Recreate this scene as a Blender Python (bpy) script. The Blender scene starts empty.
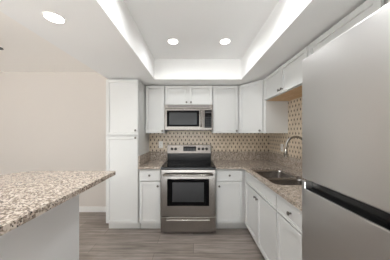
import bpy, bmesh, math
from mathutils import Vector, Matrix
from mathutils.geometry import tessellate_polygon
R = math.radians
PI = math.pi
scene = bpy.context.scene
C = scene.collection

# ------------------------------------------------------------------ camera, sky, exposure
EYE = 1.385
cam_data = bpy.data.cameras.new('camera')
cam = bpy.data.objects.new('camera', cam_data)
C.objects.link(cam)
cam.location = (0, 0, EYE)
cam.rotation_euler = (R(90), 0, 0)
cam_data.sensor_width = 36
cam_data.lens = 172 / 390 * 36
cam_data.shift_x = 1.5 / 390
cam_data.shift_y = 3 / 390
cam_data.clip_start = 0.02
scene.camera = cam

world = bpy.data.worlds.new('world')
scene.world = world
world.use_nodes = True
wbg = world.node_tree.nodes['Background']
# sky above the horizon; brighter ground added below to light the ceilings
SKY, GROUND = 2.0, 4.0
wnt = world.node_tree
wtc = wnt.nodes.new('ShaderNodeTexCoord')
wsp = wnt.nodes.new('ShaderNodeSeparateXYZ')
wrp = wnt.nodes.new('ShaderNodeValToRGB')
wad = wnt.nodes.new('ShaderNodeMath'); wad.operation = 'MULTIPLY_ADD'
wad.inputs[1].default_value = 0.5; wad.inputs[2].default_value = 0.5
wnt.links.new(wtc.outputs['Generated'], wsp.inputs[0])
wnt.links.new(wsp.outputs['Z'], wad.inputs[0])
wnt.links.new(wad.outputs[0], wrp.inputs['Fac'])
wrp.color_ramp.elements[0].position = 0.49
wrp.color_ramp.elements[0].color = (GROUND, GROUND * .985, GROUND * .96, 1)
wrp.color_ramp.elements[1].position = 0.51
wrp.color_ramp.elements[1].color = (SKY * .95, SKY * .98, SKY, 1)
wnt.links.new(wrp.outputs['Color'], wbg.inputs[0])
wbg.inputs[1].default_value = 1.0

sun_data = bpy.data.lights.new('sun', 'SUN')
sun_data.energy = 85.0
sun_data.angle = R(0.6)
sun_data.color = (.84, .925, 1)
sun = bpy.data.objects.new('sun', sun_data)
C.objects.link(sun)
sun.rotation_euler = (R(90 - 43), 0, R(-6))     # added sun through the unseen rear window, bouncing off the floor to light ceilings

scene.view_settings.view_transform = 'Standard'
scene.view_settings.look = 'None'
scene.view_settings.gamma = 1
scene.view_settings.use_curve_mapping = False
scene.view_settings.exposure = 0.07
CAN_POWER = 5.5
scene.cycles.max_bounces = 10
scene.cycles.diffuse_bounces = 7
scene.cycles.sample_clamp_indirect = 0

# ------------------------------------------------------------------ materials
def lin(h):
    h = h.lstrip('#')
    out = []
    for i in (0, 2, 4):
        c = int(h[i:i + 2], 16) / 255
        out.append(c / 12.92 if c <= 0.04045 else ((c + 0.055) / 1.055) ** 2.4)
    return (*out, 1)

def mat(name, col, rough=0.5, metal=0.0, spec=None):
    m = bpy.data.materials.new(name)
    m.use_nodes = True
    b = m.node_tree.nodes['Principled BSDF']
    b.inputs['Base Color'].default_value = lin(col) if isinstance(col, str) else col
    b.inputs['Roughness'].default_value = rough
    b.inputs['Metallic'].default_value = metal
    if spec is not None:
        b.inputs['Specular IOR Level'].default_value = spec
    return m

def nodes(m):
    nt = m.node_tree
    return nt, nt.nodes['Principled BSDF']

def new(nt, t, **kw):
    n = nt.nodes.new(t)
    for k, v in kw.items():
        setattr(n, k, v)
    return n

def coords(nt, scale=(1, 1, 1)):
    tc = new(nt, 'ShaderNodeTexCoord')
    mp = new(nt, 'ShaderNodeMapping')
    mp.inputs['Scale'].default_value = scale
    nt.links.new(tc.outputs['Object'], mp.inputs['Vector'])
    return mp.outputs['Vector']

def ramp(nt, fac, stops, interp='LINEAR'):
    r = new(nt, 'ShaderNodeValToRGB')
    r.color_ramp.interpolation = interp
    e = r.color_ramp.elements
    while len(e) < len(stops):
        e.new(0.5)
    for i, (p, c) in enumerate(stops):
        e[i].position = p
        e[i].color = lin(c) if isinstance(c, str) else c
    nt.links.new(fac, r.inputs['Fac'])
    return r.outputs['Color']

def mix(nt, fac, a, b, mode='MIX'):
    n = new(nt, 'ShaderNodeMix', data_type='RGBA', blend_type=mode)
    if hasattr(fac, 'links'):
        nt.links.new(fac, n.inputs[0])
    else:
        n.inputs[0].default_value = fac
    for v, i in ((a, 6), (b, 7)):
        if hasattr(v, 'links'):
            nt.links.new(v, n.inputs[i])
        else:
            n.inputs[i].default_value = lin(v) if isinstance(v, str) else v
    return n.outputs[2]

def math_n(nt, op, a, b=None):
    n = new(nt, 'ShaderNodeMath', operation=op)
    for v, i in ((a, 0), (b, 1)):
        if v is None:
            continue
        if hasattr(v, 'links'):
            nt.links.new(v, n.inputs[i])
        else:
            n.inputs[i].default_value = v
    return n.outputs[0]

def paint(name, col, rough, bump=0.02, scale=90):
    m = mat(name, col, rough)
    nt, b = nodes(m)
    n = new(nt, 'ShaderNodeTexNoise')
    n.inputs['Scale'].default_value = scale
    n.inputs['Detail'].default_value = 3
    nt.links.new(coords(nt), n.inputs['Vector'])
    bp = new(nt, 'ShaderNodeBump')
    bp.inputs['Strength'].default_value = bump
    bp.inputs['Distance'].default_value = 0.01
    nt.links.new(n.outputs['Fac'], bp.inputs['Height'])
    nt.links.new(bp.outputs['Normal'], b.inputs['Normal'])
    return m

WALL = paint('wall_paint', '#c9c2bb', 0.75, 0.05)
ROOMCEIL = paint('room_ceiling_paint', '#f3efea', 0.85, 0.05)
CEIL = paint('ceiling_paint', '#f1f1f0', 0.85, 0.05)
TRIM = paint('trim_paint', '#e0dedb', 0.45)
CAB = paint('cabinet_paint', '#cfcfcd', 0.38, 0.01)
PANEL = paint('island_paint', '#e2e3e4', 0.5, 0.02)
WOOD_UNDER = mat('cabinet_underside', '#c89e6c', 0.6)
def wood_under():
    nt, b = nodes(WOOD_UNDER)
    n = new(nt, 'ShaderNodeTexNoise')
    n.inputs['Scale'].default_value = 4
    n.inputs['Detail'].default_value = 4
    nt.links.new(coords(nt, (2, 14, 2)), n.inputs['Vector'])
    nt.links.new(ramp(nt, n.outputs['Fac'], [(0.3, '#cda679'), (0.7, '#dfbf96')]), b.inputs['Base Color'])
wood_under()
PLASTIC = mat('white_plastic', '#e8e6e2', 0.35)
SLOT = mat('dark_slot', '#1c1a18', 0.6)
BLACK = mat('black_enamel', '#0c0c0d', 0.25)
GLASS_BLACK = mat('black_glass', '#060607', 0.05, 0, 0.12)
DARKGREY = mat('dark_grey_plastic', '#1d1d1f', 0.35)
MESHWIN = mat('microwave_window_mesh', '#2a2b2c', 0.18)
PRINT = mat('grey_print', '#2b2c2e', 0.2)
DISPLAY = mat('display_glass', '#15181a', 0.1)
NICKEL = mat('brushed_nickel', '#77736e', 0.28, 1.0)
FAUCET = mat('faucet_nickel', '#a39f99', 0.25, 1.0)
BRONZE = mat('dark_bronze', '#19130f', 0.45, 0.2)

def steel(name, col, rough, scale, amount=0.05, aniso=0.0):
    m = mat(name, col, rough, 1.0)
    nt, b = nodes(m)
    n = new(nt, 'ShaderNodeTexNoise')
    n.inputs['Scale'].default_value = 1
    n.inputs['Detail'].default_value = 2
    nt.links.new(coords(nt, scale), n.inputs['Vector'])
    r = new(nt, 'ShaderNodeMapRange')
    r.inputs['To Min'].default_value = rough - amount
    r.inputs['To Max'].default_value = rough + amount
    nt.links.new(n.outputs['Fac'], r.inputs['Value'])
    nt.links.new(r.outputs['Result'], b.inputs['Roughness'])
    b.inputs['Anisotropic'].default_value = aniso
    return m
STEEL = steel('brushed_steel', '#918c87', 0.25, (3, 3, 900), 0.015)
FRIDGE_STEEL = steel('fridge_steel', '#cac8c6', 0.30, (3, 3, 900), 0.012)
SINK_STEEL = steel('sink_steel', '#b0aba7', 0.24, (120, 120, 6), 0.05)
SIDE_GREY = mat('appliance_side', '#55565a', 0.5)

def granite(name, light, mid, tan, dark, black_amt):
    m = mat(name, mid, 0.16)
    nt, b = nodes(m)
    v = coords(nt)
    n0 = new(nt, 'ShaderNodeTexNoise')
    n0.inputs['Scale'].default_value = 30
    n0.inputs['Detail'].default_value = 5
    n0.inputs['Roughness'].default_value = 0.7
    nt.links.new(v, n0.inputs['Vector'])
    base = ramp(nt, n0.outputs['Fac'], [(0.36, tan), (0.5, mid), (0.62, light)])
    v1 = new(nt, 'ShaderNodeTexVoronoi')
    v1.inputs['Scale'].default_value = 130
    nt.links.new(v, v1.inputs['Vector'])
    sep = new(nt, 'ShaderNodeSeparateColor')
    nt.links.new(v1.outputs['Color'], sep.inputs['Color'])
    f1 = math_n(nt, 'GREATER_THAN', sep.outputs[0], 0.66)
    c1 = mix(nt, f1, base, dark)
    f2 = math_n(nt, 'GREATER_THAN', sep.outputs[1], 0.72)
    c2 = mix(nt, f2, c1, light)
    v2 = new(nt, 'ShaderNodeTexVoronoi')
    v2.inputs['Scale'].default_value = 210
    nt.links.new(v, v2.inputs['Vector'])
    sep2 = new(nt, 'ShaderNodeSeparateColor')
    nt.links.new(v2.outputs['Color'], sep2.inputs['Color'])
    f3 = math_n(nt, 'GREATER_THAN', sep2.outputs[2], black_amt)
    c3 = mix(nt, f3, c2, '#2b2420')
    nt.links.new(c3, b.inputs['Base Color'])
    return m
GRANITE = granite('speckled_granite', '#c6baad', '#a4968a', '#87796c', '#776b60', 0.93)

def floor_mat():
    m = mat('plank_floor', '#6f6660', 0.42)
    nt, b = nodes(m)
    v = coords(nt)
    br = new(nt, 'ShaderNodeTexBrick')
    br.offset = 0.37
    br.inputs['Scale'].default_value = 1
    br.inputs['Brick Width'].default_value = 1.22
    br.inputs['Row Height'].default_value = 0.18
    br.inputs['Mortar Size'].default_value = 0.0018
    br.inputs['Mortar Smooth'].default_value = 0.2
    br.inputs['Bias'].default_value = 0
    br.inputs['Color1'].default_value = lin('#978d86')
    br.inputs['Color2'].default_value = lin('#827972')
    br.inputs['Mortar'].default_value = lin('#4c4641')
    nt.links.new(v, br.inputs['Vector'])
    n = new(nt, 'ShaderNodeTexNoise')
    n.inputs['Scale'].default_value = 1
    n.inputs['Detail'].default_value = 6
    n.inputs['Roughness'].default_value = 0.65
    nt.links.new(coords(nt, (2.2, 26, 1)), n.inputs['Vector'])
    g = ramp(nt, n.outputs['Fac'], [(0.3, (0.5, 0.48, 0.47, 1)), (0.7, (1.36, 1.36, 1.36, 1))])
    nt.links.new(mix(nt, 1.0, br.outputs['Color'], g, 'MULTIPLY'), b.inputs['Base Color'])
    return m
FLOOR = floor_mat()

def tile_mat():
    # staggered lattice: pale elongated hexagons with a small dark diamond at every point
    m = mat('hexagon_tile', '#b39d82', 0.3)
    nt, b = nodes(m)
    tc = new(nt, 'ShaderNodeTexCoord')
    sp = new(nt, 'ShaderNodeSeparateXYZ')
    nt.links.new(tc.outputs['Object'], sp.inputs[0])
    u = math_n(nt, 'ADD', sp.outputs['X'], sp.outputs['Y'])
    w, h = 0.0675, 0.12
    def cell(off):
        a = math_n(nt, 'ADD', math_n(nt, 'DIVIDE', u, w), 40 + off)
        c = math_n(nt, 'ADD', math_n(nt, 'DIVIDE', sp.outputs['Z'], h), off)
        fa = math_n(nt, 'ABSOLUTE', math_n(nt, 'SUBTRACT', math_n(nt, 'FRACT', a), 0.5))
        fc = math_n(nt, 'ABSOLUTE', math_n(nt, 'SUBTRACT', math_n(nt, 'FRACT', c), 0.5))
        return math_n(nt, 'ADD', fa, math_n(nt, 'MULTIPLY', fc, 1.05))
    d = math_n(nt, 'MINIMUM', cell(0.0), cell(0.5))
    dark = math_n(nt, 'LESS_THAN', d, 0.205)
    ring = math_n(nt, 'LESS_THAN', d, 0.26)
    n = new(nt, 'ShaderNodeTexNoise')
    n.inputs['Scale'].default_value = 14
    n.inputs['Detail'].default_value = 2
    nt.links.new(tc.outputs['Object'], n.inputs['Vector'])
    base = ramp(nt, n.outputs['Fac'], [(0.35, '#bfae98'), (0.65, '#d3c3ad')])
    c1 = mix(nt, ring, base, '#dccfbb')
    c2 = mix(nt, dark, c1, '#45362a')
    nt.links.new(c2, b.inputs['Base Color'])
    return m
TILE = tile_mat()

def emit(name, col, strength):
    m = bpy.data.materials.new(name)
    m.use_nodes = True
    b = m.node_tree.nodes['Principled BSDF']
    b.inputs['Base Color'].default_value = lin('#f5f3ee')
    b.inputs['Emission Color'].default_value = col
    b.inputs['Emission Strength'].default_value = strength
    return m
LENS = emit('lamp_lens', (1, 0.98, 0.95, 1), 8.0)
GLASS = bpy.data.materials.new('window_glass')
GLASS.use_nodes = True
def thin_glass():
    nt = GLASS.node_tree
    out = nt.nodes['Material Output']
    tr = new(nt, 'ShaderNodeBsdfTransparent')
    tr.inputs['Color'].default_value = (.97, .98, .98, 1)
    gl = new(nt, 'ShaderNodeBsdfGlossy')
    gl.inputs['Roughness'].default_value = 0.02
    mx = new(nt, 'ShaderNodeMixShader')
    mx.inputs[0].default_value = 0.06
    nt.links.new(tr.outputs[0], mx.inputs[1])
    nt.links.new(gl.outputs[0], mx.inputs[2])
    nt.links.new(mx.outputs[0], out.inputs['Surface'])
thin_glass()

# ------------------------------------------------------------------ mesh helpers
class MB:
    def __init__(self):
        self.bm = bmesh.new()
        self.mats = []
        self.cur = 0

    def use(self, m):
        if m not in self.mats:
            self.mats.append(m)
        self.cur = self.mats.index(m)
        return self

    def _mark(self, faces):
        for f in faces:
            f.material_index = self.cur

    def box(self, x0, x1, y0, y1, z0, z1, bev=0.0, seg=2):
        vs = [self.bm.verts.new((x, y, z)) for x in (x0, x1) for y in (y0, y1) for z in (z0, z1)]
        idx = [(0, 1, 3, 2), (4, 6, 7, 5), (0, 4, 5, 1), (2, 3, 7, 6), (0, 2, 6, 4), (1, 5, 7, 3)]
        fs = [self.bm.faces.new([vs[i] for i in q]) for q in idx]
        bmesh.ops.recalc_face_normals(self.bm, faces=fs)
        self._mark(fs)
        if bev:
            es = {e for f in fs for e in f.edges}
            r = bmesh.ops.bevel(self.bm, geom=list(es), offset=bev, segments=seg, affect='EDGES', profile=0.5)
            self._mark(r['faces'])
        return fs

    def shaker(self, x0, x1, y0, y1, z0, z1, frame=0.057, depth=0.011):
        """A panel facing -y, its middle sunk inside a plain frame."""
        fs = self.box(x0, x1, y0, y1, z0, z1)
        front = [f for f in fs if f.normal.y < -0.9][0]
        r = bmesh.ops.inset_individual(self.bm, faces=[front], thickness=frame, depth=0)
        self._mark(r['faces'])
        r = bmesh.ops.inset_individual(self.bm, faces=[front], thickness=0.004, depth=-depth)
        self._mark(r['faces'])
        return self

    def prism(self, pts, z0, z1, hole=None):
        loops = [pts] + ([hole] if hole else [])
        for z, flip in ((z1, False), (z0, True)):
            flat = [Vector((p[0], p[1], 0)) for l in loops for p in l]
            vs = [self.bm.verts.new((p.x, p.y, z)) for p in flat]
            for t in tessellate_polygon([[Vector((p[0], p[1], 0)) for p in l] for l in loops]):
                f = self.bm.faces.new([vs[i] for i in t])
                f.normal_update()
                if (f.normal.z < 0) != flip:
                    f.normal_flip()
                self._mark([f])
            if z == z1:
                top = vs
            else:
                bot = vs
        o = 0
        for l in loops:
            n = len(l)
            for i in range(n):
                a, b = o + i, o + (i + 1) % n
                self._mark([self.bm.faces.new([bot[a], bot[b], top[b], top[a]])])
            o += n
        bmesh.ops.recalc_face_normals(self.bm, faces=self.bm.faces)
        return self

    def lathe(self, prof, origin, axis='Z', n=24):
        """prof: (radius, height) pairs spun about an axis through origin."""
        A = {'Z': Matrix.Identity(3), 'X': Matrix.Rotation(R(90), 3, 'Y'),
             '-Y': Matrix.Rotation(R(90), 3, 'X'), '-Z': Matrix.Rotation(R(180), 3, 'X')}[axis]
        o = Vector(origin)
        rings = []
        for r, h in prof:
            if r < 1e-6:
                rings.append([self.bm.verts.new(o + A @ Vector((0, 0, h)))])
            else:
                rings.append([self.bm.verts.new(o + A @ Vector((r * math.cos(2 * PI * k / n), r * math.sin(2 * PI * k / n), h))) for k in range(n)])
        fs = []
        for a, b in zip(rings, rings[1:]):
            for k in range(n):
                q = [a[k % len(a)], a[(k + 1) % len(a)], b[(k + 1) % len(b)], b[k % len(b)]]
                u = []
                for v in q:
                    if v not in u:
                        u.append(v)
                if len(u) > 2:
                    f = self.bm.faces.new(u)
                    f.smooth = True
                    fs.append(f)
        bmesh.ops.recalc_face_normals(self.bm, faces=fs)
        self._mark(fs)
        return self

    def tube(self, pts, rad, n=14):
        pts = [Vector(p) for p in pts]
        rads = rad if isinstance(rad, (list, tuple)) else [rad] * len(pts)
        rings, up = [], None
        for i, p in enumerate(pts):
            t = (pts[min(i + 1, len(pts) - 1)] - pts[max(i - 1, 0)]).normalized()
            if up is None:
                up = t.orthogonal().normalized()
            up = (up - t * up.dot(t)).normalized()
            s = t.cross(up)
            rings.append([self.bm.verts.new(p + (up * math.cos(2 * PI * k / n) + s * math.sin(2 * PI * k / n)) * rads[i]) for k in range(n)])
        fs = []
        for a, b in zip(rings, rings[1:]):
            for k in range(n):
                f = self.bm.faces.new([a[k], a[(k + 1) % n], b[(k + 1) % n], b[k]])
                f.smooth = True
                fs.append(f)
        fs.append(self.bm.faces.new(list(reversed(rings[0]))))
        fs.append(self.bm.faces.new(rings[-1]))
        bmesh.ops.recalc_face_normals(self.bm, faces=fs)
        self._mark(fs)
        return self

    def build(self, name, m=None, parent=None, loc=(0, 0, 0)):
        me = bpy.data.meshes.new(name)
        self.bm.to_mesh(me)
        self.bm.free()
        for x in self.mats:
            me.materials.append(x)
        if m is not None and not self.mats:
            me.materials.append(m)
        o = bpy.data.objects.new(name, me)
        o.location = loc
        C.objects.link(o)
        if parent:
            o.parent = parent
        return o

def rounded(x0, x1, y0, y1, r, n=6):
    """Rectangle outline with per-corner radii (x0y0, x1y0, x1y1, x0y1)."""
    if not isinstance(r, (tuple, list)):
        r = (r,) * 4
    pts = []
    for (cx, cy, sx, sy, a0), q in zip(((x0, y0, 1, 1, 180), (x1, y0, -1, 1, 270), (x1, y1, -1, -1, 0), (x0, y1, 1, -1, 90)), r):
        if q <= 0:
            pts.append((cx, cy))
            continue
        for k in range(n + 1):
            a = R(a0 + 90 * k / n)
            pts.append((cx + sx * q + q * math.cos(a), cy + sy * q + q * math.sin(a)))
    return pts

def tag(o, label, cat, group=None, kind=None):
    o['label'] = label
    o['category'] = cat
    if group:
        o['group'] = group
    if kind:
        o['kind'] = kind
    return o

def thing(name, label, cat, loc=(0, 0, 0), rz=0.0, group=None):
    o = bpy.data.objects.new(name, None)
    o.empty_display_size = 0.1
    o.location = loc
    o.rotation_euler = (0, 0, rz)
    C.objects.link(o)
    return tag(o, label, cat, group)

def struct(name, mb, m=None):
    o = mb.build(name, m)
    o['kind'] = 'structure'
    return o

# ------------------------------------------------------------------ the room
XL, XR, YF, YB = -4.3, 1.33, -3.6, 3.02      # inner faces of the walls
HC, HS = 2.455, 2.157                          # ceiling, underside of the soffit
TX0, TX1, TY0, TY1 = -0.562, 0.688, -0.7, 2.475  # the opening of the ceiling tray
SX = -1.225                                   # left edge of the soffit

b = MB(); b.box(XL - .1, XR + .1, YF - .1, YB + .1, -.08, 0); struct('floor', b, FLOOR)
b = MB(); b.box(XL - .1, XR + .1, YF - .1, YB + .1, HC, HC + .08); struct('ceiling', b, ROOMCEIL)
b = MB()
b.prism([(SX, TY0 - .35), (XR, TY0 - .35), (XR, YB), (SX, YB)], HS, HC,
        [(TX0, TY0), (TX1, TY0), (TX1, TY1), (TX0, TY1)])
b.box(TX0, TX1, TY0, TY1, HC - .006, HC - .0005)
struct('ceiling_soffit', b, CEIL)
b = MB(); b.box(XL - .1, XR + .1, YB, YB + .1, 0, HC); struct('wall_back', b, WALL)
b = MB(); b.box(XR, XR + .1, YF - .1, YB, 0, HC); struct('wall_right', b, WALL)
LY0, LY1, LZ0, LZ1 = -2.6, 1.4, 0.3, 2.25
b = MB()
b.box(XL - .1, XL, YF - .1, LY0, 0, HC); b.box(XL - .1, XL, LY1, YB, 0, HC)
b.box(XL - .1, XL, LY0, LY1, 0, LZ0); b.box(XL - .1, XL, LY0, LY1, LZ1, HC)
struct('wall_left', b, WALL)
win = MB()
for y0, y1 in ((LY0, LY0 + .06), (LY1 - .06, LY1), ((LY0 + LY1) / 2 - .03, (LY0 + LY1) / 2 + .03)):
    win.box(XL - .08, XL - .02, y0, y1, LZ0, LZ1, .004)
for z0, z1 in ((LZ0, LZ0 + .06), (LZ1 - .06, LZ1)):
    win.box(XL - .08, XL - .02, LY0 + .06, LY1 - .06, z0, z1, .004)
wo = struct('added_window_2', win, TRIM)  # unseen side window, added to bring in more light
g = MB(); g.box(XL - .053, XL - .047, LY0 + .03, LY1 - .03, LZ0 + .03, LZ1 - .03); g.build('window_pane', GLASS, wo)
WX0, WX1, WZ0, WZ1 = -4.1, 1.1, 0.06, 2.36
b = MB()
b.box(XL, WX0, YF - .1, YF, 0, HC); b.box(WX1, XR, YF - .1, YF, 0, HC)
b.box(WX0, WX1, YF - .1, YF, 0, WZ0); b.box(WX0, WX1, YF - .1, YF, WZ1, HC)
struct('wall_front', b, WALL)
win = MB()
for x0, x1 in ((WX0, WX0 + .06), (WX1 - .06, WX1), ((WX0 + WX1) / 2 - .03, (WX0 + WX1) / 2 + .03)):
    win.box(x0, x1, YF - .08, YF - .02, WZ0, WZ1, .004)
for z0, z1 in ((WZ0, WZ0 + .06), (WZ1 - .06, WZ1)):
    win.box(WX0 + .06, WX1 - .06, YF - .08, YF - .02, z0, z1, .004)
wo = struct('added_window_1', win, TRIM)  # unseen rear window, added and enlarged for the light it lets in
g = MB(); g.box(WX0 + .03, WX1 - .03, YF - .053, YF - .047, WZ0 + .03, WZ1 - .03); g.build('window_pane', GLASS, wo)

def baseboard(name, x0, x1, y0, y1):
    bb = MB(); bb.box(x0, x1, y0, y1, 0, .098, .004); struct(name, bb, TRIM)
baseboard('baseboard_back', XL, -1.237, YB - .014, YB)
baseboard('baseboard_left', XL, XL + .014, YF, YB - .016)

# ------------------------------------------------------------------ knobs, shared mesh
kb = MB()
kb.lathe([(0.0, 0.0), (0.0065, 0.0), (0.0055, 0.006), (0.005, 0.013), (0.0085, 0.016), (0.0145, 0.0195),
          (0.0155, 0.0235), (0.013, 0.0275), (0.006, 0.0295), (0.0, 0.03)], (0, 0, 0), '-Y', 20)
_k = kb.build('knob', NICKEL)
KNOB = _k.data
bpy.data.objects.remove(_k)

def add_knob(parent, x, y, z):
    o = bpy.data.objects.new('knob', KNOB)
    C.objects.link(o)
    o.parent = parent
    o.location = (x, y, z)
    return o

FRONT_T = 0.02
def add_front(root, kind, x0, x1, z0, z1, knob=None, frame=0.057):
    """A door or drawer front standing on the front plane y = 0 of a cabinet, facing -y."""
    m = MB()
    gx = 0.0038
    if kind == 'drawer':
        m.shaker(x0 + gx, x1 - gx, 0, FRONT_T - .001, z0 + gx, z1 - gx, 0.024, 0.003)
    else:
        m.shaker(x0 + gx, x1 - gx, 0, FRONT_T - .001, z0 + gx, z1 - gx, frame)
    o = m.build({'door': 'door', 'drawer': 'drawer', 'false': 'false_front'}[kind], CAB, root)
    if knob:
        add_knob(o, knob[0], 0.0002, knob[1])
    return o

def cabinet(name, label, cat, W, D, z0, z1, loc, rz=0, group=None, toe=True, under=None, fronts=(), hollow=False):
    t = thing(name, label, cat, loc, rz, group)
    m = MB()
    m.use(CAB)
    D -= .003
    if hollow:      # open-topped carcass made of boards
        for q in ((0, .018, FRONT_T, D, z0, z1), (W - .018, W, FRONT_T, D, z0, z1), (.018, W - .018, FRONT_T, D, z0, z0 + .018),
                  (.018, W - .018, D - .012, D, z0 + .018, z1), (.018, W - .018, FRONT_T, FRONT_T + .006, z0 + .018, z1 - .2)):
            fs = m.box(*q)
    else:
        fs = m.box(.003, W - .003, FRONT_T + .008, D, z0, z1)
    if under:
        m.use(under)
        for f in fs:
            f.normal_update()
            if f.normal.z < -.9:
                f.material_index = m.cur
    m.build('body', None, t)
    if toe:
        k = MB(); k.box(0.003, W - 0.003, FRONT_T + .07, FRONT_T + .088, 0, z0 - .0005)
        k.build('toe_kick', CAB, t)
    for f in fronts:
        add_front(t, *f)
    return t

YFACE = 2.405
XFACE = 0.715
BZ0, BZ1 = 0.114, 0.883       # base cabinet carcass
DRZ0, DRZ1 = 0.715, 0.868
DZ0, DZ1 = 0.12, 0.708
CTZ = 0.914

# ------------------------------------------------------------------ cabinets
PX0, PX1 = -1.232, -0.772
PW = PX1 - PX0
cabinet('pantry_cabinet', 'tall white two-door pantry cabinet standing against the beige wall', 'cabinet', PW, YB - YFACE, BZ0, 2.14,
        (PX0, YFACE, 0), fronts=[
            ('door', .004, PW - .004, .12, 1.342, (PW - .035, 1.318)),
            ('door', .004, PW - .004, 1.348, 2.138, (PW - .035, 1.385 + .037))])

LW = 0.314
cabinet('base_cabinet', 'narrow white base cabinet between the pantry and the range', 'cabinet', LW, YB - YFACE, BZ0, BZ1,
        (-.771, YFACE, 0), group='white base cabinets', fronts=[
            ('drawer', .012, LW - .006, DRZ0, DRZ1, (LW / 2, .795)),
            ('door', .012, LW - .006, DZ0, DZ1, (LW - .04, .645))])
BX0 = 0.312
cabinet('base_cabinet', 'white corner base cabinet just right of the range', 'cabinet', XR - .003 - BX0, YB - YFACE, BZ0, BZ1,
        (BX0, YFACE, 0), group='white base cabinets', fronts=[
            ('drawer', .006, .375, DRZ0, DRZ1, (.19, .795)),
            ('door', .006, .375, DZ0, DZ1, (.045, .645))])
SW = 0.915
sink_base = cabinet('base_cabinet', 'white two-door base cabinet under the double sink', 'cabinet', SW, XR - XFACE, BZ0, BZ1,
        (XFACE, 2.402, 0), -PI / 2, group='white base cabinets', fronts=[
            ('false', .02, SW - .004, DRZ0, DRZ1, None, .024),
            ('door', .02, .462, DZ0, DZ1, (.432, .65)),
            ('door', .462, SW - .004, DZ0, DZ1, (.492, .65))], hollow=True)
EW = 0.62
cabinet('base_cabinet', 'white base cabinet between the sink and the refrigerator', 'cabinet', EW, XR - XFACE, BZ0, BZ1,
        (XFACE, 1.485, 0), -PI / 2, group='white base cabinets', fronts=[
            ('drawer', .006, .45, DRZ0, DRZ1, (.222, .795)),
            ('door', .006, .45, DZ0, DZ1, (.41, .645)),
            ('false', .45, EW - .006, DZ0, DRZ1, None, .024)])

UY = 2.73
UZ0, UZ1 = 1.381, 2.14
UD0, UD1 = 1.384, 2.138
MZ = 1.83
cabinet('wall_cabinet', 'white upper cabinet between the pantry and the microwave', 'cabinet', LW, YB - UY, UZ0, UZ1, (-.771, UY, 0), 0,
        'white upper cabinets', False, fronts=[('door', .01, LW - .004, UD0, UD1, (LW - .035, UD0 + .035))])
OW = .762
cabinet('wall_cabinet', 'short white two-door cabinet above the microwave', 'cabinet', OW, YB - UY, MZ, UZ1, (-.456, UY, 0), 0,
        'white upper cabinets', False, fronts=[
            ('door', .004, OW / 2, MZ + .003, UD1, (OW / 2 - .035, MZ + .04)),
            ('door', OW / 2, OW - .004, MZ + .003, UD1, (OW / 2 + .035, MZ + .04))])
RW = .715 - .307
cabinet('wall_cabinet', 'white upper cabinet right of the microwave', 'cabinet', RW, YB - UY, UZ0, UZ1, (.307, UY, 0), 0,
        'white upper cabinets', False, fronts=[('door', .006, RW - .006, UD0, UD1, (RW - .035, UD0 + .035))])

# diagonal corner cabinet
UX = 0.98
cx0, cy0, cx1, cy1 = .717, UY, UX, 2.405
dl = math.hypot(cx1 - cx0, cy1 - cy0)
ang = math.atan2(cy1 - cy0, cx1 - cx0)
cc = thing('wall_cabinet', 'white diagonal corner upper cabinet', 'cabinet', (cx0, cy0, 0), ang, 'white upper cabinets')
inv = Matrix.Rotation(-ang, 3, 'Z')
loc2 = [inv @ Vector((x - cx0, y - cy0, 0)) for x, y in ((cx0, YB), (XR, YB), (XR, cy1), (cx1, cy1))]
b = MB()
a0 = inv @ Vector((0, .028, 0)); a1 = loc2[3] + inv @ Vector((.028, 0, 0))
b.prism([(a0.x, a0.y), (a1.x, a1.y)] + [(p.x, p.y) for p in reversed(loc2[:3])], UZ0, UZ1)
b.build('body', CAB, cc)
add_front(cc, 'door', .012, dl - .012, UD0, UD1, (dl - .05, UD0 + .035))

KW = 0.925
cabinet('wall_cabinet', 'short white two-door cabinet hung over the sink', 'cabinet', KW, XR - UX, MZ, UZ1, (UX, 2.402, 0), -PI / 2,
        'white upper cabinets', False, WOOD_UNDER, fronts=[
            ('door', .02, .48, MZ + .003, UD1, (.448, MZ + .04), .05),
            ('door', .48, KW - .004, MZ + .003, UD1, (.512, MZ + .04), .05)])
NW = 0.585
cabinet('wall_cabinet', 'white upper cabinet between the sink cabinet and the refrigerator', 'cabinet', NW, XR - UX, UZ0, UZ1, (UX, 1.475, 0), -PI / 2,
        'white upper cabinets', False, fronts=[('door', .006, NW - .006, UD0, UD1, (.05, UD0 + .035))])
AW = 0.80
cabinet('wall_cabinet', 'white cabinet above the refrigerator', 'cabinet', AW, XR - UX, MZ, UZ1, (UX, .888, 0), -PI / 2,
        'white upper cabinets', False, fronts=[
            ('door', .014, AW / 2, MZ + .003, UD1, (AW / 2 - .03, MZ + .04), .05),
            ('door', AW / 2, AW - .006, MZ + .003, UD1, (AW / 2 + .03, MZ + .04), .05)])

# ------------------------------------------------------------------ countertops
SPL = 1.062
b = MB(); b.box(-.7712, -.4565, YFACE - .025, YB, BZ1 + .001, CTZ, .003)
ct = b.build('countertop', GRANITE)
tag(ct, 'short brown granite countertop left of the range', 'countertop')
b = MB(); b.box(-.751, -.4565, YB - .02, YB - .0005, CTZ - .001, SPL, .002); b.build('backsplash', GRANITE, ct)
b = MB(); b.box(-.7712, -.7512, YFACE - .005, YB - .001, CTZ - .001, SPL, .002); b.build('side_splash', GRANITE, ct)

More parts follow.
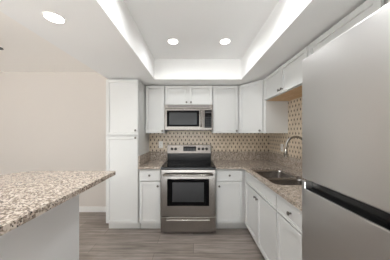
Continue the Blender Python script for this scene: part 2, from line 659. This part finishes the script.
SKX0, SKX1, SKY0, SKY1 = .745, 1.175, 1.55, 2.325
CX = XFACE - .025
b = MB()
hole = rounded(SKX0, SKX1, SKY0, SKY1, (.085, .05, .05, .02))
b.prism([(.3135, YFACE - .025), (CX - .05, YFACE - .025), (CX - .015, YFACE - .03), (CX, YFACE - .065), (CX, .868), (XR, .868), (XR, YB), (.3135, YB)],
        BZ1 + .001, CTZ, hole)
ctr = b.build('countertop', GRANITE)
tag(ctr, 'long L-shaped brown granite countertop holding the sink', 'countertop')
b = MB(); b.box(.3135, XR - .001, YB - .02, YB - .0005, CTZ - .001, SPL, .002); b.build('backsplash', GRANITE, ctr)
b = MB(); b.box(XR - .02, XR - .0005, .868, YB - .021, CTZ - .001, SPL, .002); b.build('backsplash', GRANITE, ctr)

# tile
b = MB()
T = .009
b.box(-.7712, XR - .001, YB - T, YB - .001, SPL + .0005, UZ0 - .001)
b.box(-.456, .3125, YB - T, YB - .001, .90, SPL + .0005)
b.box(-.456, .306, YB - T, YB - .001, UZ0 - .001, 1.50)
b.box(XR - T, XR - .001, .868, YB - T, SPL + .0005, UZ0 - .001)
b.box(XR - T, XR - .001, 1.4765, 2.4035, UZ0 - .001, MZ - .001)
tl = b.build('tile_backsplash', TILE)
tag(tl, 'beige hexagon tile backsplash dotted with dark diamonds above the granite', 'backsplash')

# ------------------------------------------------------------------ sink and faucet
sk = thing('kitchen_sink', 'stainless steel double bowl sink set in the granite counter', 'sink', (0, 0, CTZ - .0318))
def bowl(x0, x1, y0, y1, rr, depth):
    m = MB()
    o = rounded(x0, x1, y0, y1, rr)
    i = rounded(x0 + .018, x1 - .018, y0 + .018, y1 - .018, .05)
    if len(i) != len(o):
        i = i[:len(o)]
    rings = []
    for pts, z in ((rounded(x0 - .012, x1 + .012, y0 - .012, y1 + .012, rr), 0), (o, 0), ([(p[0] * .94 + q[0] * .06, p[1] * .94 + q[1] * .06) for p, q in zip(o, i)], -.02),
                   ([(p[0] * .35 + q[0] * .65, p[1] * .35 + q[1] * .65) for p, q in zip(o, i)], -depth + .02), (i, -depth)):
        rings.append([m.bm.verts.new((p[0], p[1], z)) for p in pts])
    n = len(o)
    for A, B in zip(rings, rings[1:]):
        for k in range(n):
            f = m.bm.faces.new([A[k], A[(k + 1) % n], B[(k + 1) % n], B[k]]); f.smooth = True
    m.bm.faces.new(rings[-1])
    bmesh.ops.recalc_face_normals(m.bm, faces=m.bm.faces)
    bmesh.ops.reverse_faces(m.bm, faces=m.bm.faces)
    ob = m.build('bowl', SINK_STEEL, sk)
    sm = ob.modifiers.new('thickness', 'SOLIDIFY'); sm.thickness = .0015; sm.offset = -1
    cx, cy = (x0 + x1) / 2, (y0 + y1) / 2
    d = MB(); d.lathe([(0, .004), (.02, .003), (.036, .006), (.042, .002), (.042, .0005)], (cx, cy, -depth), 'Z', 24)
    d.build('drain', NICKEL, ob)
SKM = 1.915
bowl(SKX0 + .0, SKX1, SKY0, SKM - .012, (.085, .05, .05, .05), .19)
bowl(SKX0 + .0, SKX1, SKM + .012, SKY1, (.05, .05, .05, .02), .17)

fx, fy = 1.249, 1.915
fa = thing('faucet', 'tall brushed gooseneck faucet behind the sink', 'faucet', (fx, fy, CTZ + .0005))
b = MB(); b.lathe([(0, 0), (.03, 0), (.03, .006), (.024, .012), (.021, .05), (.018, .06), (0, .06)], (0, 0, 0), 'Z', 24); b.build('base', FAUCET, fa)
pts = [(0, 0, .055), (0, 0, .32)]
for k in range(1, 15):
    a = PI * k / 14 * .98
    pts.append((-.108 + .108 * math.cos(a), 0, .32 + .108 * math.sin(a)))
pts.append((-.217, 0, .29))
b = MB(); b.tube(pts, .0125); b.build('spout', FAUCET, fa)
b = MB(); b.tube([(-.217, 0, .292), (-.219, 0, .26), (-.221, 0, .205)], [.0135, .0165, .0175]); b.build('spray_head', FAUCET, fa)
b = MB(); b.tube([(0, -.018, .045), (0, -.045, .055), (0, -.10, .085)], [.009, .008, .006]); b.build('handle', FAUCET, fa)

# ------------------------------------------------------------------ range
RX0, RX1 = -.4505, .3065
RWD = RX1 - RX0
RY = 2.33
rg = thing('range', 'freestanding stainless steel electric range with black glass cooktop', 'stove', (RX0, RY, 0))
D = YB - RY - .014
b = MB(); b.use(SIDE_GREY).box(0.004, RWD - .004, .045, D, .03, .895); b.build('body', None, rg)
for x in (.05, RWD - .05):
    for y in (.08, D - .07):
        f = MB(); f.lathe([(0, 0), (.018, 0), (.018, .008), (.01, .012), (.01, .03), (0, .03)], (x, y, 0), 'Z', 16); f.build('foot', BLACK, rg)
ck = MB(); ck.use(BLACK).box(0, RWD, .0, D - .055, .895, .917, .005)
ck.use(GLASS_BLACK).box(.012, RWD - .012, .018, D - .06, .9165, .9195)
cko = ck.build('cooktop', None, rg)
for x, y, r in ((.2, .16, .105), (.56, .16, .088), (.2, .42, .075), (.56, .42, .105)):
    q = MB(); q.lathe([(r - .004, 0), (r, 0), (r, .0004), (r - .004, .0004), (r - .004, 0)], (x, y, .9195), 'Z', 48)
    q.lathe([(r * .62 - .003, 0), (r * .62, 0), (r * .62, .0004), (r * .62 - .003, .0004), (r * .62 - .003, 0)], (x, y, .9195), 'Z', 48)
    q.build('burner_ring', PRINT, cko)
bg = MB(); bg.use(BLACK).box(.004, RWD - .004, D - .056, D, .895, 1.04, .006)
bgo = bg.build('backguard', None, rg)
pn = MB()
# stainless control panel leaning back a little
ptsyz = [(D - .072, 1.035), (D - .052, 1.183), (D - .002, 1.183), (D - .002, 1.035)]
for xa, xb in ((0.0, RWD),):
    va = [pn.bm.verts.new((xa, y, z)) for y, z in ptsyz]
    vb = [pn.bm.verts.new((xb, y, z)) for y, z in ptsyz]
    pn.bm.faces.new(va); pn.bm.faces.new(list(reversed(vb)))
    for k in range(4):
        pn.bm.faces.new([va[k], vb[k], vb[(k + 1) % 4], va[(k + 1) % 4]])
bmesh.ops.recalc_face_normals(pn.bm, faces=pn.bm.faces)
bmesh.ops.bevel(pn.bm, geom=list(pn.bm.edges), offset=.006, segments=2, affect='EDGES', profile=.5)
pno = pn.build('control_panel', STEEL, rg)
def panel_y(z): return D - .072 + (z - 1.035) / .148 * .02
zc = 1.112
b = MB(); b.box(.275, .495, panel_y(zc) - .005, panel_y(zc) + .012, 1.072, 1.155, .003); dp = b.build('display', GLASS_BLACK, pno)
for k in range(4):
    for j in range(2):
        q = MB(); q.box(.29 + k * .05, .325 + k * .05, panel_y(zc) - .0056, panel_y(zc) - .0045, 1.083 + j * .022, 1.095 + j * .022); q.build('touch_key', PRINT, dp)
for x in (.082, .145, .545, .612, .675):
    q = MB(); q.lathe([(0, 0), (.024, 0), (.024, .004), (.019, .008), (.017, .026), (.014, .029), (0, .029)], (x, panel_y(zc) + .003, zc), '-Y', 24)
    q.box(x - .003, x + .003, panel_y(zc) - .029, panel_y(zc) - .02, zc, zc + .016)
    q.build('knob', BLACK, pno)
dr = MB()
dr.box(.004, RWD - .004, .002, .044, .252, .888, .006)
dro = dr.build('oven_door', STEEL, rg)
b = MB(); b.use(GLASS_BLACK).box(.093, RWD - .093, -.0015, .012, .395, .762, .004)
wn = b.build('oven_window', None, dro)
b = MB(); b.use(DARKGREY).box(.165, RWD - .165, -.0022, .0, .45, .715, .0005); b.build('window_screen', None, wn)
hb = MB()
hb.tube([(.045, -.05, .825), (.15, -.056, .825), (RWD / 2, -.06, .825), (RWD - .15, -.056, .825), (RWD - .045, -.05, .825)], .0135, 16)
for x in (.065, RWD - .065):
    hb.box(x - .012, x + .012, -.048, .004, .815, .835, .003)
hb.build('handle', STEEL, dro)
dw = MB(); dw.box(.004, RWD - .004, .002, .044, .038, .246, .006)
dwo = dw.build('storage_drawer', STEEL, rg)
b = MB()
b.box(.085, RWD - .085, -.022, .004, .196, .216, .006, 3)
b.build('handle', STEEL, dwo)

# ------------------------------------------------------------------ microwave
MW = .755
my = UY - .045
mz0, mz1 = 1.43, MZ - .001
mo = thing('microwave', 'stainless over-the-range microwave hung under the short cabinet', 'microwave', (-.4535, my, 0))
b = MB(); b.use(SIDE_GREY).box(.002, MW - .002, .03, YB - my - .012, mz0, mz1); 
b.use(BLACK).box(.03, MW - .03, .04, YB - my - .06, mz0 - .004, mz0 + .001)
b.build('body', None, mo)
b = MB(); b.use(STEEL).box(0, MW, .002, .032, mz1 - .062, mz1, .003)
vn = b.build('vent_panel', None, mo)
for k in range(3):
    q = MB(); q.box(.05, MW - .05, .0005, .003, mz1 - .02 - k * .009, mz1 - .016 - k * .009); q.build('vent_slot', SIDE_GREY, vn)
DX = .605
b = MB(); b.box(0, DX - .002, 0, .032, mz0, mz1 - .065, .005); md = b.build('door', STEEL, mo)
b = MB(); b.box(.035, .545, -.0018, .01, mz0 + .055, mz1 - .092, .003); mw = b.build('door_window', GLASS_BLACK, md)
b = MB(); b.box(.075, .505, -.0028, -.0012, mz0 + .085, mz1 - .125, .0005); b.build('window_screen', MESHWIN, mw)
hb = MB(); hb.tube([(.572, -.034, mz0 + .05), (.572, -.04, mz0 + .1), (.572, -.042, (mz0 + mz1) / 2 - .03), (.572, -.04, mz1 - .125), (.572, -.034, mz1 - .08)], .0115, 14)
for z in (mz0 + .062, mz1 - .092):
    hb.box(.563, .581, -.034, .003, z - .01, z + .01, .002)
hb.build('handle', STEEL, md)
b = MB(); b.box(DX, MW, 0, .032, mz0, mz1 - .065, .005); mp = b.build('control_panel', STEEL, mo)
b = MB(); b.box(DX + .018, MW - .018, -.0018, .01, mz0 + .035, mz1 - .085, .003); kp = b.build('keypad', GLASS_BLACK, mp)
b = MB(); b.box(DX + .03, MW - .03, -.0026, -.0012, mz1 - .135, mz1 - .1); b.build('display', MESHWIN, kp)
for r_ in range(5):
    for c_ in range(3):
        q = MB(); x = DX + .034 + c_ * .032; z = mz0 + .052 + r_ * .033
        q.box(x, x + .022, -.0024, -.0012, z, z + .018); q.build('key', PRINT, kp)

# ------------------------------------------------------------------ refrigerator
FX, FY0, FY1 = .523, .075, .832
FT = 1.737
fr = thing('refrigerator', 'large stainless steel top freezer refrigerator in the right front', 'refrigerator', (FX, FY1, 0), -PI / 2)
FW = FY1 - FY0
FD = XR - FX - .03
b = MB(); b.box(.004, FW - .004, .075, FD, .03, FT - .012, .004); b.build('body', SIDE_GREY, fr)
b = MB(); b.box(.02, FW - .02, .09, .12, 0, .035); b.build('base_grille', BLACK, fr)
b = MB(); b.box(0, FW, 0, .07, 1.168, FT, .006, 3); b.build('freezer_door', FRIDGE_STEEL, fr)
ld = MB()
# lower door: its top edge is cut by a long pocket handle
Z0, Z1, ZP = .05, 1.158, 1.122
px0, px1 = .022, FW - .022
ld.use(FRIDGE_STEEL).box(0, FW, 0, .07, Z0, ZP, .003, 2)
ld.box(0, px0, .0, .07, ZP - .012, Z1, .004)
ld.box(px1, FW, .0, .07, ZP - .012, Z1, .004)
ldo = ld.build('refrigerator_door', None, fr)
b = MB(); b.use(BLACK).box(px0, px1, .032, .068, ZP - .001, Z1 - .001)
b.use(BLACK).box(px0 + .001, px1 - .001, .006, .033, ZP - .004, ZP + .003, .002)
b.build('pocket_handle', None, ldo)

# ------------------------------------------------------------------ island
IZ = 1.067
IX0, IX1, IY0, IY1 = -1.46, -.65, -.75, 1.45
isl = thing('island', 'plain white panelled counter base under the pale granite bar top', 'island', (0, 0, 0))
b = MB(); b.box(-1.22, -.905, IY0 + .12, 1.362, 0, IZ - .031, .002); b.build('base_panel', PANEL, isl)
b = MB(); b.prism(rounded(IX0, IX1, IY0, IY1, (.1, .02, .02, .19), 8), IZ - .030, IZ)
io = b.build('countertop', GRANITE)
bv = io.modifiers.new('eased_edge', 'BEVEL'); bv.width = .005; bv.segments = 2; bv.limit_method = 'ANGLE'
tag(io, 'pale speckled granite bar top in the left foreground', 'countertop')

# ------------------------------------------------------------------ outlets
def outlet(label, loc, rz):
    t = thing('electrical_outlet', label, 'outlet', loc, rz, 'outlets on the tile')
    m = MB(); m.box(-.036, .036, -.006, 0, -.058, .058, .003); m.build('cover_plate', PLASTIC, t)
    for z in (-.026, .026):
        r_ = MB(); r_.box(-.017, .017, -.0085, -.004, z - .015, z + .015, .002); so = r_.build('socket', PLASTIC, t)
        for x in (-.006, .006):
            s_ = MB(); s_.box(x - .0012, x + .0012, -.0092, -.0083, z - .004, z + .007); s_.build('slot', SLOT, so)
outlet('white wall outlet on the tile left of the range', (-.572, YB - T - .0003, 1.182), 0)
outlet('white wall outlet on the tile behind the faucet', (XR - T - .0003, 2.565, 1.165), -PI / 2)

# ------------------------------------------------------------------ lamps
def can(label, x, y, z, power=None):
    t = thing('recessed_light', label, 'ceiling light', (x, y, z), 0, 'recessed ceiling lights')
    m = MB(); m.lathe([(.054, -.002), (.057, -.005), (.062, -.004), (.064, 0), (.054, 0), (.054, -.002)], (0, 0, 0), 'Z', 36); m.build('trim_ring', PLASTIC, t)
    m = MB(); m.lathe([(0, -.0035), (.0545, -.003), (.0545, -.0005), (0, -.0005)], (0, 0, 0), 'Z', 36); m.build('lens', LENS, t)
    ld_ = bpy.data.lights.new('lamp', 'AREA'); ld_.shape = 'DISK'; ld_.size = .11; ld_.spread = R(158)
    ld_.energy = power or CAN_POWER; ld_.color = (.95, .98, 1)
    lo = bpy.data.objects.new('lamp', ld_); C.objects.link(lo); lo.parent = t; lo.location = (0, 0, -.008)
    return t
can('recessed light in the raised tray, left of the pair', -.239, 2.0, HC - .006, 2.2)
can('recessed light in the raised tray, right of the pair', .367, 2.0, HC - .006, 2.2)
can('recessed light in the low soffit above the granite bar top', -.932, 1.152, HS)
can('recessed light added out of view to brighten the tray, left', -.239, 1.1, HC - .006, 5)  # near pair is out of view, added to brighten the tray walls
can('recessed light added out of view to brighten the tray, right', .367, 1.1, HC - .006, 5)
for x, y in ((-2.6, -.6), (-2.6, -2.4), (-.6, -2.4)):  # unseen lamps added as fill from behind the camera
    can('unseen recessed light added as fill in the adjoining room', x, y, HC)

# ------------------------------------------------------------------ ceiling fan at the left edge
hx, hy = -2.47, 1.42
fn = thing('ceiling_fan', 'dark bladed ceiling fan at the left edge of the view', 'ceiling fan', (hx, hy, HC))
b = MB(); b.lathe([(0, 0), (.07, 0), (.065, -.03), (.015, -.045), (.015, -.14), (.08, -.15), (.11, -.18), (.11, -.25), (.08, -.28), (0, -.285)], (0, 0, 0), 'Z', 32); b.build('motor', BRONZE, fn)
tipa = math.atan2(1.70 - hy, -1.885 - hx)
L = math.hypot(1.70 - hy, -1.885 - hx)
for k in range(5):
    m = MB()
    out = [(.16, -.05), (L - .05, -.065), (L - .012, -.045), (L, 0), (L - .012, .045), (L - .05, .065), (.16, .05)]
    m.prism(out, -.004, .004)
    m.box(.09, .22, -.018, .018, .004, .010, .002)
    o = m.build('blade', BRONZE, fn, (0, 0, -.235))
    o.rotation_euler = (R(8), 0, tipa + k * 2 * PI / 5)
